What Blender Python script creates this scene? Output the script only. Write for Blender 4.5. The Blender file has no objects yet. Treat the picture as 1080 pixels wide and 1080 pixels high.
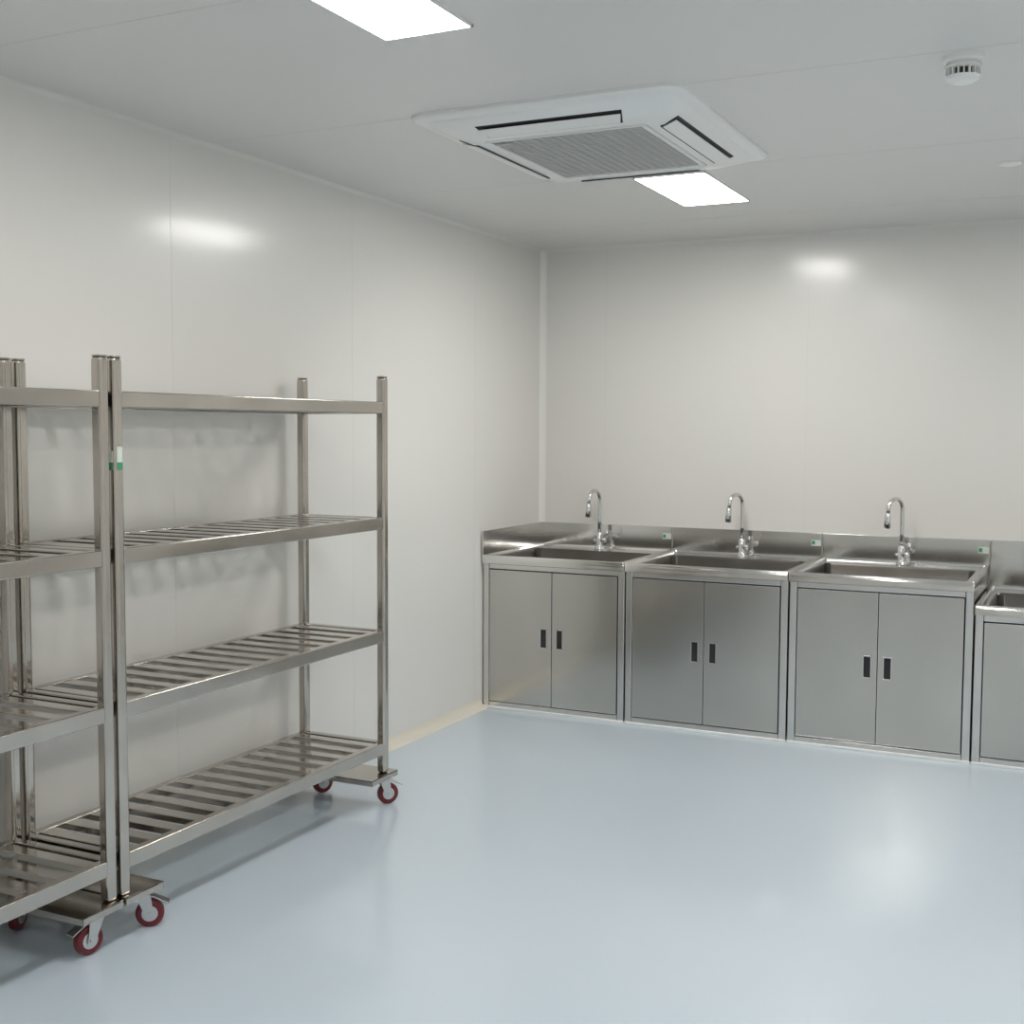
import bpy, bmesh, math, random
from mathutils import Vector, Matrix
random.seed(3)
scene=bpy.context.scene
try:
    scene.view_settings.view_transform='Standard'
except Exception as e: print(e)

# ---------------------------------------------------------------- materials
def new_mat(name):
    m=bpy.data.materials.new(name); m.use_nodes=True
    nt=m.node_tree; b=nt.nodes['Principled BSDF']
    return m,nt,b
def plain(name,col,rough=.5,metal=0,coat=0,spec=.5):
    m,nt,b=new_mat(name)
    b.inputs['Base Color'].default_value=(*col,1)
    b.inputs['Roughness'].default_value=rough
    b.inputs['Metallic'].default_value=metal
    b.inputs['Specular IOR Level'].default_value=spec
    b.inputs['Coat Weight'].default_value=coat
    b.inputs['Coat Roughness'].default_value=.15
    return m
def noisy(name,c1,c2,scale,r1,r2,metal=0,vec=(1,1,1),bump=0,bscale=80,bvec=(1,1,1),spec=.5,coat=0,coatr=.2,detail=4,lo=.3,hi=.7):
    m,nt,b=new_mat(name)
    N=nt.nodes; L=nt.links
    tc=N.new('ShaderNodeTexCoord'); mp=N.new('ShaderNodeMapping'); mp.inputs['Scale'].default_value=vec
    L.new(tc.outputs['Object'],mp.inputs['Vector'])
    n=N.new('ShaderNodeTexNoise'); n.inputs['Scale'].default_value=scale; n.inputs['Detail'].default_value=detail
    L.new(mp.outputs[0],n.inputs['Vector'])
    cr=N.new('ShaderNodeValToRGB'); cr.color_ramp.elements[0].position=lo; cr.color_ramp.elements[1].position=hi
    cr.color_ramp.elements[0].color=(*c1,1); cr.color_ramp.elements[1].color=(*c2,1)
    L.new(n.outputs['Fac'],cr.inputs[0]); L.new(cr.outputs[0],b.inputs['Base Color'])
    if abs(r1-r2)>1e-6:
        mr=N.new('ShaderNodeMapRange'); mr.inputs['From Min'].default_value=lo; mr.inputs['From Max'].default_value=hi
        mr.inputs['To Min'].default_value=r1; mr.inputs['To Max'].default_value=r2
        L.new(n.outputs['Fac'],mr.inputs['Value']); L.new(mr.outputs[0],b.inputs['Roughness'])
    else: b.inputs['Roughness'].default_value=r1
    b.inputs['Metallic'].default_value=metal; b.inputs['Specular IOR Level'].default_value=spec
    b.inputs['Coat Weight'].default_value=coat; b.inputs['Coat Roughness'].default_value=coatr
    if bump:
        mp2=N.new('ShaderNodeMapping'); mp2.inputs['Scale'].default_value=bvec
        L.new(tc.outputs['Object'],mp2.inputs['Vector'])
        n2=N.new('ShaderNodeTexNoise'); n2.inputs['Scale'].default_value=bscale; n2.inputs['Detail'].default_value=1
        L.new(mp2.outputs[0],n2.inputs['Vector'])
        bp=N.new('ShaderNodeBump'); bp.inputs['Strength'].default_value=bump; bp.inputs['Distance'].default_value=.01
        L.new(n2.outputs['Fac'],bp.inputs['Height']); L.new(bp.outputs[0],b.inputs['Normal'])
    return m
M_wall=noisy('painted_panel_wall',(.788,.772,.736),(.798,.782,.746),1.2,.36,.36,coat=.6,coatr=.16)
M_ceil=noisy('painted_panel_ceiling',(.762,.750,.728),(.772,.760,.738),1.5,.4,.4,coat=.2,coatr=.25)
M_floor=noisy('blue_epoxy_floor',(.595,.69,.775),(.61,.705,.79),.8,.2,.2,spec=.55,coat=.6,coatr=.10)
M_seam=plain('panel_joint',(.71,.70,.67),.4)
M_cseam=plain('ceiling_joint',(.67,.66,.64),.4)
M_trim=plain('cove_trim_white',(.86,.85,.82),.3)
M_base=noisy('cove_base_cream',(.76,.72,.62),(.79,.75,.65),4,.35,.5)
# gently oil-canned sheet: broad soft waviness gives the doors uneven sheen
M_steel=noisy('brushed_stainless_door',(.50,.485,.455),(.60,.585,.555),3.0,.19,.19,metal=1,vec=(1,1,.45),detail=1,lo=.2,hi=.8,bump=.5,bscale=2.6,bvec=(1,1,.6))
M_frame=noisy('stainless_frame',(.66,.65,.63),(.69,.68,.66),4,.2,.2,metal=1,detail=1)
M_top=noisy('stainless_counter',(.68,.67,.65),(.72,.71,.69),4,.14,.14,metal=1,detail=1)
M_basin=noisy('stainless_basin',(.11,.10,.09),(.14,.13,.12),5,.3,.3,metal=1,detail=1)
M_tube=noisy('polished_stainless_tube',(.50,.465,.425),(.56,.525,.485),6,.13,.13,metal=1,detail=1)
M_slat=noisy('stainless_slat',(.58,.55,.51),(.62,.59,.55),6,.15,.15,metal=1,detail=1)
M_chrome=plain('chrome',(.72,.72,.73),.07,1)
M_dark=plain('dark_recess',(.02,.02,.022),.5)
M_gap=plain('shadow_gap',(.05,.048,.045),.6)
M_white=plain('white_plastic',(.90,.90,.88),.35)
M_grille=plain('grille_grey',(.58,.58,.57),.5)
M_grdark=plain('grille_filter',(.25,.25,.25),.7)
M_red=plain('dark_red_polyurethane',(.14,.012,.018),.3)
M_green=plain('label_green',(.05,.26,.12),.5)
M_label=plain('label_white',(.62,.68,.62),.5)
M_zinc=plain('zinc_plated',(.6,.6,.6),.28,1)
M_seal=plain('silicone_sealant',(.90,.90,.88),.5)
def emis(name,s):
    m,nt,b=new_mat(name)
    b.inputs['Base Color'].default_value=(.9,.9,.9,1)
    b.inputs['Emission Color'].default_value=(1,.98,.94,1); b.inputs['Emission Strength'].default_value=s
    return m
M_led=emis('led_diffuser',34.5)

# ---------------------------------------------------------------- mesh helpers
def finish(bm,name,mat,parent=None,bevel=0,seg=2,smooth=False):
    bmesh.ops.recalc_face_normals(bm,faces=bm.faces[:])
    me=bpy.data.meshes.new(name); bm.to_mesh(me); bm.free()
    mats=mat if isinstance(mat,(list,tuple)) else [mat]
    for m in mats: me.materials.append(m)
    ob=bpy.data.objects.new(name,me); scene.collection.objects.link(ob)
    if parent: ob.parent=parent
    if smooth:
        for p in me.polygons: p.use_smooth=True
    if bevel:
        md=ob.modifiers.new('bevel','BEVEL'); md.width=bevel; md.segments=seg; md.limit_method='ANGLE'; md.angle_limit=math.radians(40)
        md.harden_normals=True
        for p in me.polygons: p.use_smooth=True
    return ob
def add_box(bm,a,b,mi=0):
    x0,y0,z0=a; x1,y1,z1=b
    vs=[bm.verts.new(p) for p in [(x0,y0,z0),(x1,y0,z0),(x1,y1,z0),(x0,y1,z0),(x0,y0,z1),(x1,y0,z1),(x1,y1,z1),(x0,y1,z1)]]
    for f in [(0,3,2,1),(4,5,6,7),(0,1,5,4),(1,2,6,5),(2,3,7,6),(3,0,4,7)]:
        fc=bm.faces.new([vs[i] for i in f]); fc.material_index=mi
def boxes(name,lst,mat,parent=None,bevel=0,seg=2):
    bm=bmesh.new()
    for t in lst: add_box(bm,t[0],t[1],t[2] if len(t)>2 else 0)
    return finish(bm,name,mat,parent,bevel,seg)
def empty(name,loc=(0,0,0),rotz=0):
    e=bpy.data.objects.new(name,None); e.empty_display_size=.1; e.location=loc; e.rotation_euler[2]=rotz
    scene.collection.objects.link(e); return e
def rrect(x0,x1,y0,y1,r,n=5):
    pts=[]
    for cx,cy,a0 in ((x1-r,y1-r,0),(x0+r,y1-r,90),(x0+r,y0+r,180),(x1-r,y0+r,270)):
        for i in range(n+1):
            a=math.radians(a0+90*i/n); pts.append((cx+r*math.cos(a),cy+r*math.sin(a)))
    return pts
def loft(bm,rings,mis=None,cap0=True,cap1=True,micap=0):
    R=[[bm.verts.new(p) for p in r] for r in rings]
    n=len(R[0])
    for k in range(len(R)-1):
        for i in range(n):
            f=bm.faces.new([R[k][i],R[k][(i+1)%n],R[k+1][(i+1)%n],R[k+1][i]])
            if mis: f.material_index=mis[k]
    if cap0: bm.faces.new(R[0][::-1])
    if cap1:
        f=bm.faces.new(R[-1]); f.material_index=micap
def lathe(bm,prof,c,axis='z',n=24,mi=0):
    rings=[]
    for r,h in prof:
        ring=[]
        for i in range(n):
            a=2*math.pi*i/n; u,v=r*math.cos(a),r*math.sin(a)
            if axis=='z': p=(c[0]+u,c[1]+v,c[2]+h)
            elif axis=='x': p=(c[0]+h,c[1]+u,c[2]+v)
            else: p=(c[0]+u,c[1]+h,c[2]+v)
            ring.append(p)
        rings.append(ring)
    loft(bm,rings,[mi]*(len(rings)-1),micap=mi)
def tube(bm,path,rad,n=14,mi=0):
    path=[Vector(p) for p in path]; rings=[]
    up=None
    for i,p in enumerate(path):
        t=(path[min(i+1,len(path)-1)]-path[max(i-1,0)]).normalized()
        if up is None:
            up=Vector((1,0,0)) if abs(t.x)<.9 else Vector((0,1,0))
        a=(up-t*up.dot(t)).normalized(); b=t.cross(a); up=a
        r=rad[i] if isinstance(rad,(list,tuple)) else rad
        rings.append([tuple(p+a*r*math.cos(2*math.pi*k/n)+b*r*math.sin(2*math.pi*k/n)) for k in range(n)])
    loft(bm,rings,[mi]*(len(rings)-1),micap=mi)

# ---------------------------------------------------------------- room shell
H=2.541; RX=5.2; RY=-8.6; T=.1
boxes('floor',[((-T,RY-T,-T),(RX+T,T,0))],M_floor)
boxes('ceiling',[((-T,RY-T,H),(RX+T,T,H+T))],M_ceil)
def seams_x(ys,w): return [((0,y-w/2,H-.0006),(RX,y+w/2,H+.002)) for y in ys]
boxes('wall_left',[((-T,RY,0),(0,0,H))],M_wall)
boxes('wall_back',[((-T,0,0),(RX+T,T,H))],M_wall)
boxes('wall_right',[((RX,RY,0),(RX+T,0,H))],M_wall)
boxes('wall_front',[((-T,RY-T,0),(RX+T,RY,H))],M_wall)
boxes('trim_1',seams_x([-.63,-1.78,-2.93,-4.08,-5.23,-6.38,-7.53],.0025),M_cseam)
boxes('trim_2',[((-.002,y-.001,.06),(.0004,y+.001,H-.02)) for y in (-.845,-1.995,-3.145,-4.295,-5.445,-6.6)],M_seam)
boxes('trim_3',[((x-.001,-.0004,.06),(x+.001,.002,H-.02)) for x in (.4,1.55,2.7,3.85)],M_seam)
# cove strips
def cove(name,p0,p1,d1,d2,r,mat):
    """quarter-round concave strip from p0 to p1; d1,d2 = directions into room"""
    bm=bmesh.new(); p0,p1,d1,d2=map(Vector,(p0,p1,d1,d2)); n=8
    c=(d1+d2)*r; pts=[]
    for i in range(n+1):
        a=math.pi/2*i/n
        pts.append(c-d1*r*math.cos(a)-d2*r*math.sin(a))
    prof=[-(d1+d2)*.002]+pts
    loft(bm,[[tuple(p0+q) for q in prof],[tuple(p1+q) for q in prof]])
    return finish(bm,name,mat,None,0)
cove('trim_4',(0,0,.0),(0,0,H),(1,0,0),(0,-1,0),.03,M_trim)
cove('trim_5',(0,RY,H),(0,0,H),(1,0,0),(0,0,-1),.02,M_wall)
cove('trim_6',(0,0,H),(RX,0,H),(0,-1,0),(0,0,-1),.02,M_wall)
cove('baseboard_left',(0,RY,0),(0,-.76,0),(1,0,0),(0,0,1),.045,M_base)
cove('baseboard_back',(3.35,0,0),(RX,0,0),(0,-1,0),(0,0,1),.045,M_base)

# ---------------------------------------------------------------- LED panels
def led(x0,x1,y0,y1):
    cx,cy=(x0+x1)/2,(y0+y1)/2; e=empty('ceiling_led_panel',(cx,cy,H)); a,b=(x1-x0)/2,(y1-y0)/2
    boxes('diffuser',[((-a+.006,-b+.006,-.006),(a-.006,b-.006,-.002))],M_led,e)
    boxes('frame',[((-a,-b,-.007),(a,-b+.006,0)),((-a,b-.006,-.007),(a,b,0)),((-a,-b,-.007),(-a+.006,b,0)),((a-.006,-b,-.007),(a,b,0))],M_white,e)
led(1.195,1.505,-1.71,-1.03)
led(1.225,1.49,-4.32,-3.68)
led(1.2,1.5,-6.95,-6.3)
led(3.75,4.05,-1.71,-1.06); led(3.75,4.05,-4.32,-3.68); led(3.75,4.05,-6.95,-6.3)

# ---------------------------------------------------------------- ceiling AC cassette
ac=empty('ceiling_air_conditioner',(1.335,-2.42,H))
bm=bmesh.new()
def rr(hx,hy,r,z,cx=0,cy=0,n=6): return [(x+cx,y+cy,z) for x,y in rrect(-hx,hx,-hy,hy,r,n)]
ix,iy=.285,.335   # grille half extents
rings=[rr(.475,.555,.06,0),rr(.475,.555,.06,-.010),rr(.467,.547,.055,-.016),rr(.435,.51,.05,-.020),rr(.425,.50,.05,-.030),
       rr(.36,.43,.05,-.054),rr(.345,.415,.045,-.060),rr(ix+.012,iy+.012,.02,-.062),rr(ix,iy,.015,-.052)]
loft(bm,rings,cap1=False)
b_=finish(bm,'panel',M_white,ac,0); 
for p in b_.data.polygons: p.use_smooth=True
b_.data.set_sharp_from_angle(angle=math.radians(28))
boxes('filter',[((-ix,-iy,-.053),(ix,iy,-.045))],M_grdark,ac)
gl=[]
n=34
for i in range(n+1):
    y=-iy+2*iy*i/n; gl.append(((-ix,y-.004,-.060),(ix,y+.004,-.053)))
for i in range(19):
    x=-ix+2*ix*i/18; gl.append(((x-.0035,-iy,-.061),(x+.0035,iy,-.054)))
boxes('intake_grille',gl,M_grille,ac)
boxes('grille_frame',[((-ix-.004,-iy-.004,-.064),(ix+.004,-iy+.012,-.05)),((-ix-.004,iy-.012,-.064),(ix+.004,iy+.004,-.05)),
   ((-ix-.004,-iy,-.064),(-ix+.012,iy,-.05)),((ix-.012,-iy,-.064),(ix+.004,iy,-.05))],M_white,ac,.002)
def louvre(side,half):
    rot={'-y':math.pi,'+y':0,'+x':-math.pi/2,'-x':math.pi/2}[side]
    vin={'-y':.435,'+y':.435,'+x':.365,'-x':.365}[side]
    for nm,mat,segs in (('outlet_slot',M_dark,[(-.035,-.0585),(.032,-.036)]),('vane',M_white,[(-.028,-.064),(.024,-.052)])):
        (v0,z0),(v1,z1)=segs
        bm=bmesh.new(); th=.004
        hw=half-(0 if nm=='outlet_slot' else .006)
        hw2=hw-.02
        a=[(-hw2,vin+v0,z0-.003),(hw2,vin+v0,z0-.003),(hw,vin+v1,z1-.003),(-hw,vin+v1,z1-.003)]
        b=[(x,y,z-th) for x,y,z in a]
        if nm=='vane': b=a; a=[(x,y,z+th) for x,y,z in b]
        loft(bm,[a,b])
        bmesh.ops.rotate(bm,verts=bm.verts[:],cent=(0,0,0),matrix=Matrix.Rotation(rot,3,'Z'))
        finish(bm,nm+'_'+{'-y':'near','+y':'far','+x':'right','-x':'left'}[side],mat,ac,.0015)
louvre('-y',.26); louvre('+y',.26); louvre('+x',.32); louvre('-x',.32)
bm=bmesh.new()
for sx in (-1,1):
    for sy in (-1,1): lathe(bm,[(.022,0),(.022,-.004),(.016,-.006)],(sx*.375,sy*.45,-.033),n=16)
finish(bm,'corner_caps',M_white,ac)
boxes('badge',[((-.27,-.30,-.066),(-.20,-.285,-.063))],M_zinc,ac)

# smoke detector
sd=empty('smoke_detector',(2.60,-2.86,H))
bm=bmesh.new(); lathe(bm,[(.056,0),(.056,-.012),(.052,-.016),(.046,-.018),(.046,-.022)],(0,0,0),n=32); finish(bm,'base',M_white,sd,smooth=False)
bm=bmesh.new(); lathe(bm,[(.036,-.02),(.036,-.058)],(0,0,0),n=32); finish(bm,'chamber',M_gap,sd)
bm=bmesh.new()
lathe(bm,[(.044,-.022),(.049,-.026),(.050,-.034),(.036,-.036)],(0,0,0),n=32)
lathe(bm,[(.036,-.054),(.047,-.055),(.043,-.064),(.030,-.071),(.018,-.073)],(0,0,0),n=32)
for i in range(18):
    a=2*math.pi*i/18; c,s=math.cos(a),math.sin(a)
    r0,r1,w=.034,.046,.0018
    pts=[(c*r0-s*w,s*r0+c*w),(c*r1-s*w,s*r1+c*w),(c*r1+s*w,s*r1-c*w),(c*r0+s*w,s*r0-c*w)]
    loft(bm,[[(x,y,-.056) for x,y in pts],[(x,y,-.034) for x,y in pts]])
finish(bm,'cage',M_white,sd)
sp=bmesh.new(); lathe(sp,[(.042,0),(.042,-.004),(.034,-.007)],(2.62,-1.35,H),n=28); finish(sp,'sprinkler_cover_plate',M_white)

# ---------------------------------------------------------------- sink cabinets
D=.75
def sink(x0,x1,top,splash_top,left_splash=False,bx=.045):
    w=x1-x0; e=empty('sink_cabinet',(x0,0,0)); cz=top-.045
    yb=-.012
    boxes('carcass',[((.004,-D+.02,.0),(.018,yb,cz)),((w-.018,-D+.02,.0),(w-.004,yb,cz)),((.018,-.03,.0),(w-.018,yb,cz)),
        ((.018,-D+.03,.03),(w-.018,-.03,.05))],M_frame,e,.001)
    f=.038; y0,y1=-D,-D+.02
    boxes('face_frame',[((.002,y0,0),(f,y1,cz)),((w-f,y0,0),(w-.002,y1,cz)),((f,y0,0),(w-f,y1,.035)),((f,y0,cz-.03),(w-f,y1,cz))],M_frame,e,.005,3)
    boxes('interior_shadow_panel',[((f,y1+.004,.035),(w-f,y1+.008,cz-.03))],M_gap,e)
    g=.004; mid=w/2; zb,zt=.035+g,cz-.03-g
    hz=.36 if top<.8 else .40
    dz0,dz1=hz-.052,hz+.052
    for k,(a,b,hx) in enumerate(((f+g,mid-g/2,mid-.046),(mid+g/2,w-f-g,mid+.046))):
        ha,hb=hx-.019,hx+.019
        yf=-D-.001; yk=-D+.018
        bm=bmesh.new()
        for A,B in (((a,yf,zb),(ha,yk,zt)),((hb,yf,zb),(b,yk,zt)),((ha,yf,zb),(hb,yk,dz0)),((ha,yf,dz1),(hb,yk,zt))):
            add_box(bm,A,B)
        bmesh.ops.remove_doubles(bm,verts=bm.verts[:],dist=1e-5)
        finish(bm,'door_%d'%(k+1),M_steel,e,0)
        boxes('door_edge_%d'%(k+1),[((a,yf-.001,zb),(a+.003,yf+.002,zt)),((b-.003,yf-.001,zb),(b,yf+.002,zt)),((a,yf-.001,zb),(b,yf+.002,zb+.003)),((a,yf-.001,zt-.003),(b,yf+.002,zt))],M_frame,e,.0008)
        boxes('pull_recess_%d'%(k+1),[((ha,-D+.010,dz0),(hb,-D+.014,dz1))],M_dark,e)
        t=.004
        boxes('pull_frame_%d'%(k+1),[((ha-.002,yf-.003,dz0-.002),(ha+t,-D+.012,dz1+.002)),((hb-t,yf-.003,dz0-.002),(hb+.002,-D+.012,dz1+.002)),
             ((ha,yf-.003,dz0-.002),(hb,-D+.012,dz0+t)),((ha,yf-.003,dz1-t),(hb,-D+.012,dz1+.002))],M_frame,e,.001)
    ox0,ox1,oy0,oy1=.0,w,-D-.022,-.014
    def ring(a,b,c,d,r,z): return [(x,y,z) for x,y in rrect(a,b,c,d,r,5)]
    bx0,bx1,by0,by1=bx,w-bx,-D+.02,-.17
    R=[ring(ox0+.012,ox1-.012,oy0+.012,oy1-.004,.004,cz),
       ring(ox0,ox1,oy0,oy1,.006,cz),
       ring(ox0,ox1,oy0,oy1,.006,top-.006),
       ring(ox0+.003,ox1-.003,oy0+.003,oy1-.001,.006,top),
       ring(ox0+.016,ox1-.016,oy0+.018,oy1-.003,.006,top),
       ring(ox0+.022,ox1-.022,oy0+.026,oy1-.006,.008,top-.010),
       ring(bx0,bx1,by0,by1,.035,top-.012),
       ring(bx0+.006,bx1-.006,by0+.006,by1-.006,.035,top-.020),
       ring(bx0+.02,bx1-.02,by0+.02,by1-.02,.04,top-.28),
       ring(bx0+.05,bx1-.05,by0+.05,by1-.05,.03,top-.30)]
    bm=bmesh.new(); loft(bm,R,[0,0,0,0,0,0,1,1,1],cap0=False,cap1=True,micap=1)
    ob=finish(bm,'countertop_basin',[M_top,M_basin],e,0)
    for p in ob.data.polygons: p.use_smooth=True
    ob.data.set_sharp_from_angle(angle=math.radians(35))
    bm=bmesh.new(); lathe(bm,[(.045,0),(.045,.004),(.03,.002),(.012,.002)],((bx0+bx1)/2,(by0+by1)/2,top-.30),n=24); finish(bm,'drain_strainer',M_chrome,e)
    boxes('backsplash',[((.001,-.013,top-.02),(w-.001,-.001,splash_top))],M_top,e,.002)
    if left_splash: boxes('side_splash',[((.002,-D-.02,top-.006),(.012,-.014,splash_top))],M_top,e,.002)
    boxes('label',[((w-.055,-.0145,splash_top-.068),(w-.004,-.0132,splash_top-.036)),],M_label,e)
    boxes('label_stripe',[((w-.052,-.0152,splash_top-.062),(w-.036,-.0146,splash_top-.042)),],M_green,e)
    boxes('sealant',[((0.0,-D-.010,0),(w,-D,.010))],M_seal,e,.003)
    return e
TOP=.828
units=[(.004,.817),(.820,1.651),(1.654,2.486)]
for k,(a,b) in enumerate(units): sink(a,b,TOP,.955,left_splash=(k==0))
sink(2.489,3.32,.725,.955)

# ---------------------------------------------------------------- faucets
def faucet(x,y,z,rz):
    e=empty('gooseneck_faucet',(x,y,z),rz)
    bm=bmesh.new(); lathe(bm,[(.027,0),(.027,.006),(.022,.012),(.019,.03),(.019,.085),(.015,.095),(.011,.10)],(0,0,0),n=24); finish(bm,'body',M_chrome,e,smooth=True)
    R=.054
    path=[(0,0,.09),(0,0,.16),(0,0,.22),(0,0,.285)]
    for i in range(1,17):
        a=math.pi*i/16*.97; path.append((0,-R+R*math.cos(a),.285+R*math.sin(a)))
    l=Vector(path[-1]); 
    path.append(tuple(l+Vector((0,-0.003,-.03))))
    bm=bmesh.new(); tube(bm,path,.0105,14); finish(bm,'spout',M_chrome,e,smooth=True)
    bm=bmesh.new(); tube(bm,[tuple(l+Vector((0,-.002,-.02))),tuple(l+Vector((0,-.003,-.03))),tuple(l+Vector((0,-.009,-.095))),tuple(l+Vector((0,-.010,-.10)))],[.011,.0145,.0165,.012],16); finish(bm,'spray_head',M_chrome,e,smooth=True)
    bm=bmesh.new(); tube(bm,[(.012,0,.055),(.04,0,.055),(.046,0,.055)],[.014,.014,.010],14)
    tube(bm,[(.04,0,.058),(.055,-.01,.085),(.062,-.015,.115)],[.005,.0045,.006],10)
    tube(bm,[(-.012,0,.05),(-.034,0,.05),(-.038,0,.05)],[.009,.009,.006],12); finish(bm,'lever_handle',M_chrome,e,smooth=True)
for x,a in ((.412,-12),(1.24,-24),(2.07,-30)): faucet(x,-.095,TOP-.0115,math.radians(a))

# ---------------------------------------------------------------- wheeled racks
P=.038
def caster(par,tag,x,y,ang,brake):
    zt=.118
    def place(ob):
        ob.rotation_euler[2]=ang; ob.location=(x,y,0)
    bm=bmesh.new()
    add_box(bm,(-.03,-.03,zt-.005),(.03,.03,zt))
    lathe(bm,[(.022,zt-.018),(.026,zt-.005)],(0,0,0),n=18)
    o=.018
    for s in (-1,1):
        a=[(s*.017,-.022,zt-.016),(s*.017,.022,zt-.016),(s*.017,o+.012,.036),(s*.017,o-.012,.036)]
        b=[(s*.020,p[1],p[2]) for p in a]
        loft(bm,[a,b])
    add_box(bm,(-.02,-.022,zt-.018),(.02,.022,zt-.014))
    tube(bm,[(-.024,o,.045),(.024,o,.045)],.006,10)
    place(finish(bm,'caster_fork_'+tag,M_zinc,par,.0008))
    bm=bmesh.new()
    lathe(bm,[(.036,-.013),(.041,-.011),(.0425,-.006),(.0425,.006),(.041,.011),(.036,.013)],(0,o,.0425),'x',28)
    place(finish(bm,'caster_wheel_'+tag,M_red,par,smooth=False))
    bm=bmesh.new(); lathe(bm,[(.022,-.0145),(.024,-.0135),(.024,.0135),(.022,.0145)],(0,o,.0425),'x',20); place(finish(bm,'caster_hub_'+tag,M_zinc,par))
    if brake:
        bm=bmesh.new()
        a=[(-.016,.03,.092),(.016,.03,.092),(.018,.075,.070),(-.018,.075,.070)]
        loft(bm,[a,[(p[0],p[1],p[2]+.004) for p in a]])
        a=[(-.016,-.015,.100),(.016,-.015,.100),(.016,.032,.094),(-.016,.032,.094)]
        loft(bm,[a,[(p[0],p[1],p[2]+.003) for p in a]])
        place(finish(bm,'caster_brake_'+tag,M_zinc,par,.001))
def rack(y0,y1,label=False,far_out=True,near_out=True,angs=(0,0,0,0),dn=0,df=0):
    xf,xb=.444,.066
    L=y1-y0; e=empty('wheeled_shelving_rack',(0,y0,0)); h=P/2
    ztop=1.70; zb=.132
    posts=[(xf,0),(xf,L),(xb,0),(xb,L)]
    bm=bmesh.new()
    for x,y in posts: add_box(bm,(x-h,y-h,zb),(x+h,y+h,ztop))
    finish(bm,'posts',M_tube,e,.012,4)
    bm=bmesh.new()
    for x,y in posts: loft(bm,[[(x+u,y+v,z) for u,v in rrect(-h+.001,h-.001,-h+.001,h-.001,.011,4)] for z in (ztop-.002,ztop+.003)])
    finish(bm,'post_caps',M_tube,e,.0015)
    for k,z in enumerate((1.603,1.152,.704,.255)):
        rt=.047; rw=.015
        bm=bmesh.new()
        for x in (xf,xb): add_box(bm,(x-rw,h-.004,z-rt),(x+rw,L-h+.004,z))
        for y in (0,L): add_box(bm,(xb+h-.004,y-rw,z-rt),(xf-h+.004,y+rw,z))
        finish(bm,'shelf_frame_%d'%(k+1),M_tube,e,.004,2)
        bm=bmesh.new(); n=14; sw=.048
        for i in range(n):
            y=.055+(L-.11)*i/(n-1)
            add_box(bm,(xb+rw-.002,y-sw/2,z-.024),(xf-rw+.002,y+sw/2,z-.002))
        finish(bm,'shelf_slats_%d'%(k+1),M_slat,e,.003,2)
    for tag,ya,yb in (('near',-.022,.135),('far',L-.135,L+.055 if far_out else L+.022)):
        if tag=='near' and near_out: ya=-.055
        bm=bmesh.new()
        add_box(bm,(xb-.035,ya,zb-.004),(xf+.035,yb,zb))
        add_box(bm,(xf+.032,ya,zb-.022),(xf+.035,yb,zb)); add_box(bm,(xb-.035,ya,zb-.022),(xb-.032,yb,zb))
        add_box(bm,(xb-.035,ya,zb-.022),(xf+.035,ya+.003,zb)); add_box(bm,(xb-.035,yb-.003,zb-.022),(xf+.035,yb,zb))
        ym=(ya+yb)/2+(dn if tag=='near' else df)
        add_box(bm,(xf-.06,ym-.035,.118),(xf+.02,ym+.035,zb-.003)); add_box(bm,(xb-.02,ym-.035,.118),(xb+.10,ym+.035,zb-.003))
        finish(bm,'foot_plate_'+tag,M_tube,e,.001)
        i=0 if tag=='near' else 2
        caster(e,tag+'_front',xf-.005,ym,angs[i],True)
        caster(e,tag+'_back',xb+.06,ym,angs[i+1],False)
    if label:
        boxes('label',[((xf-.011,-h-.0008,1.40),(xf+.011,-h+.0005,1.432))],M_label,e)
        boxes('label_green',[((xf-.011,-h-.001,1.378),(xf+.011,-h+.0005,1.40))],M_green,e)
        boxes('label_front',[((xf+h-.0005,-.010,1.40),(xf+h+.0008,.010,1.445))],M_label,e)
        boxes('label_front_green',[((xf+h-.0005,-.010,1.378),(xf+h+.001,.010,1.40))],M_green,e)
    return e
rack(-3.892,-2.46,True,True,False,(-.9,.3,-.7,-.5),.035,.05)
rack(-5.377,-3.945,False,False,True,(1,.3,2.9,.4))

# ---------------------------------------------------------------- camera
f,yaw,pitch,roll,cx,cy=1282.901,*[math.radians(a) for a in (26.042,3.902,.266)],2.998,-6.525
F=Vector((-math.sin(yaw)*math.cos(pitch),math.cos(yaw)*math.cos(pitch),-math.sin(pitch)))
R=Vector((math.cos(yaw),math.sin(yaw),0)); U=R.cross(F)
R2=R*math.cos(roll)+U*math.sin(roll); U2=-R*math.sin(roll)+U*math.cos(roll)
cam=bpy.data.cameras.new('camera'); co=bpy.data.objects.new('camera',cam); scene.collection.objects.link(co)
cam.sensor_width=36; cam.lens=f/1080*36; cam.clip_start=.05
m=Matrix((( R2.x,U2.x,-F.x,cx),(R2.y,U2.y,-F.y,cy),(R2.z,U2.z,-F.z,1.5),(0,0,0,1)))
co.matrix_world=m
scene.camera=co
w=bpy.data.worlds.new('world'); scene.world=w; w.use_nodes=True
w.node_tree.nodes['Background'].inputs[0].default_value=(.8,.85,.9,1); w.node_tree.nodes['Background'].inputs[1].default_value=.3
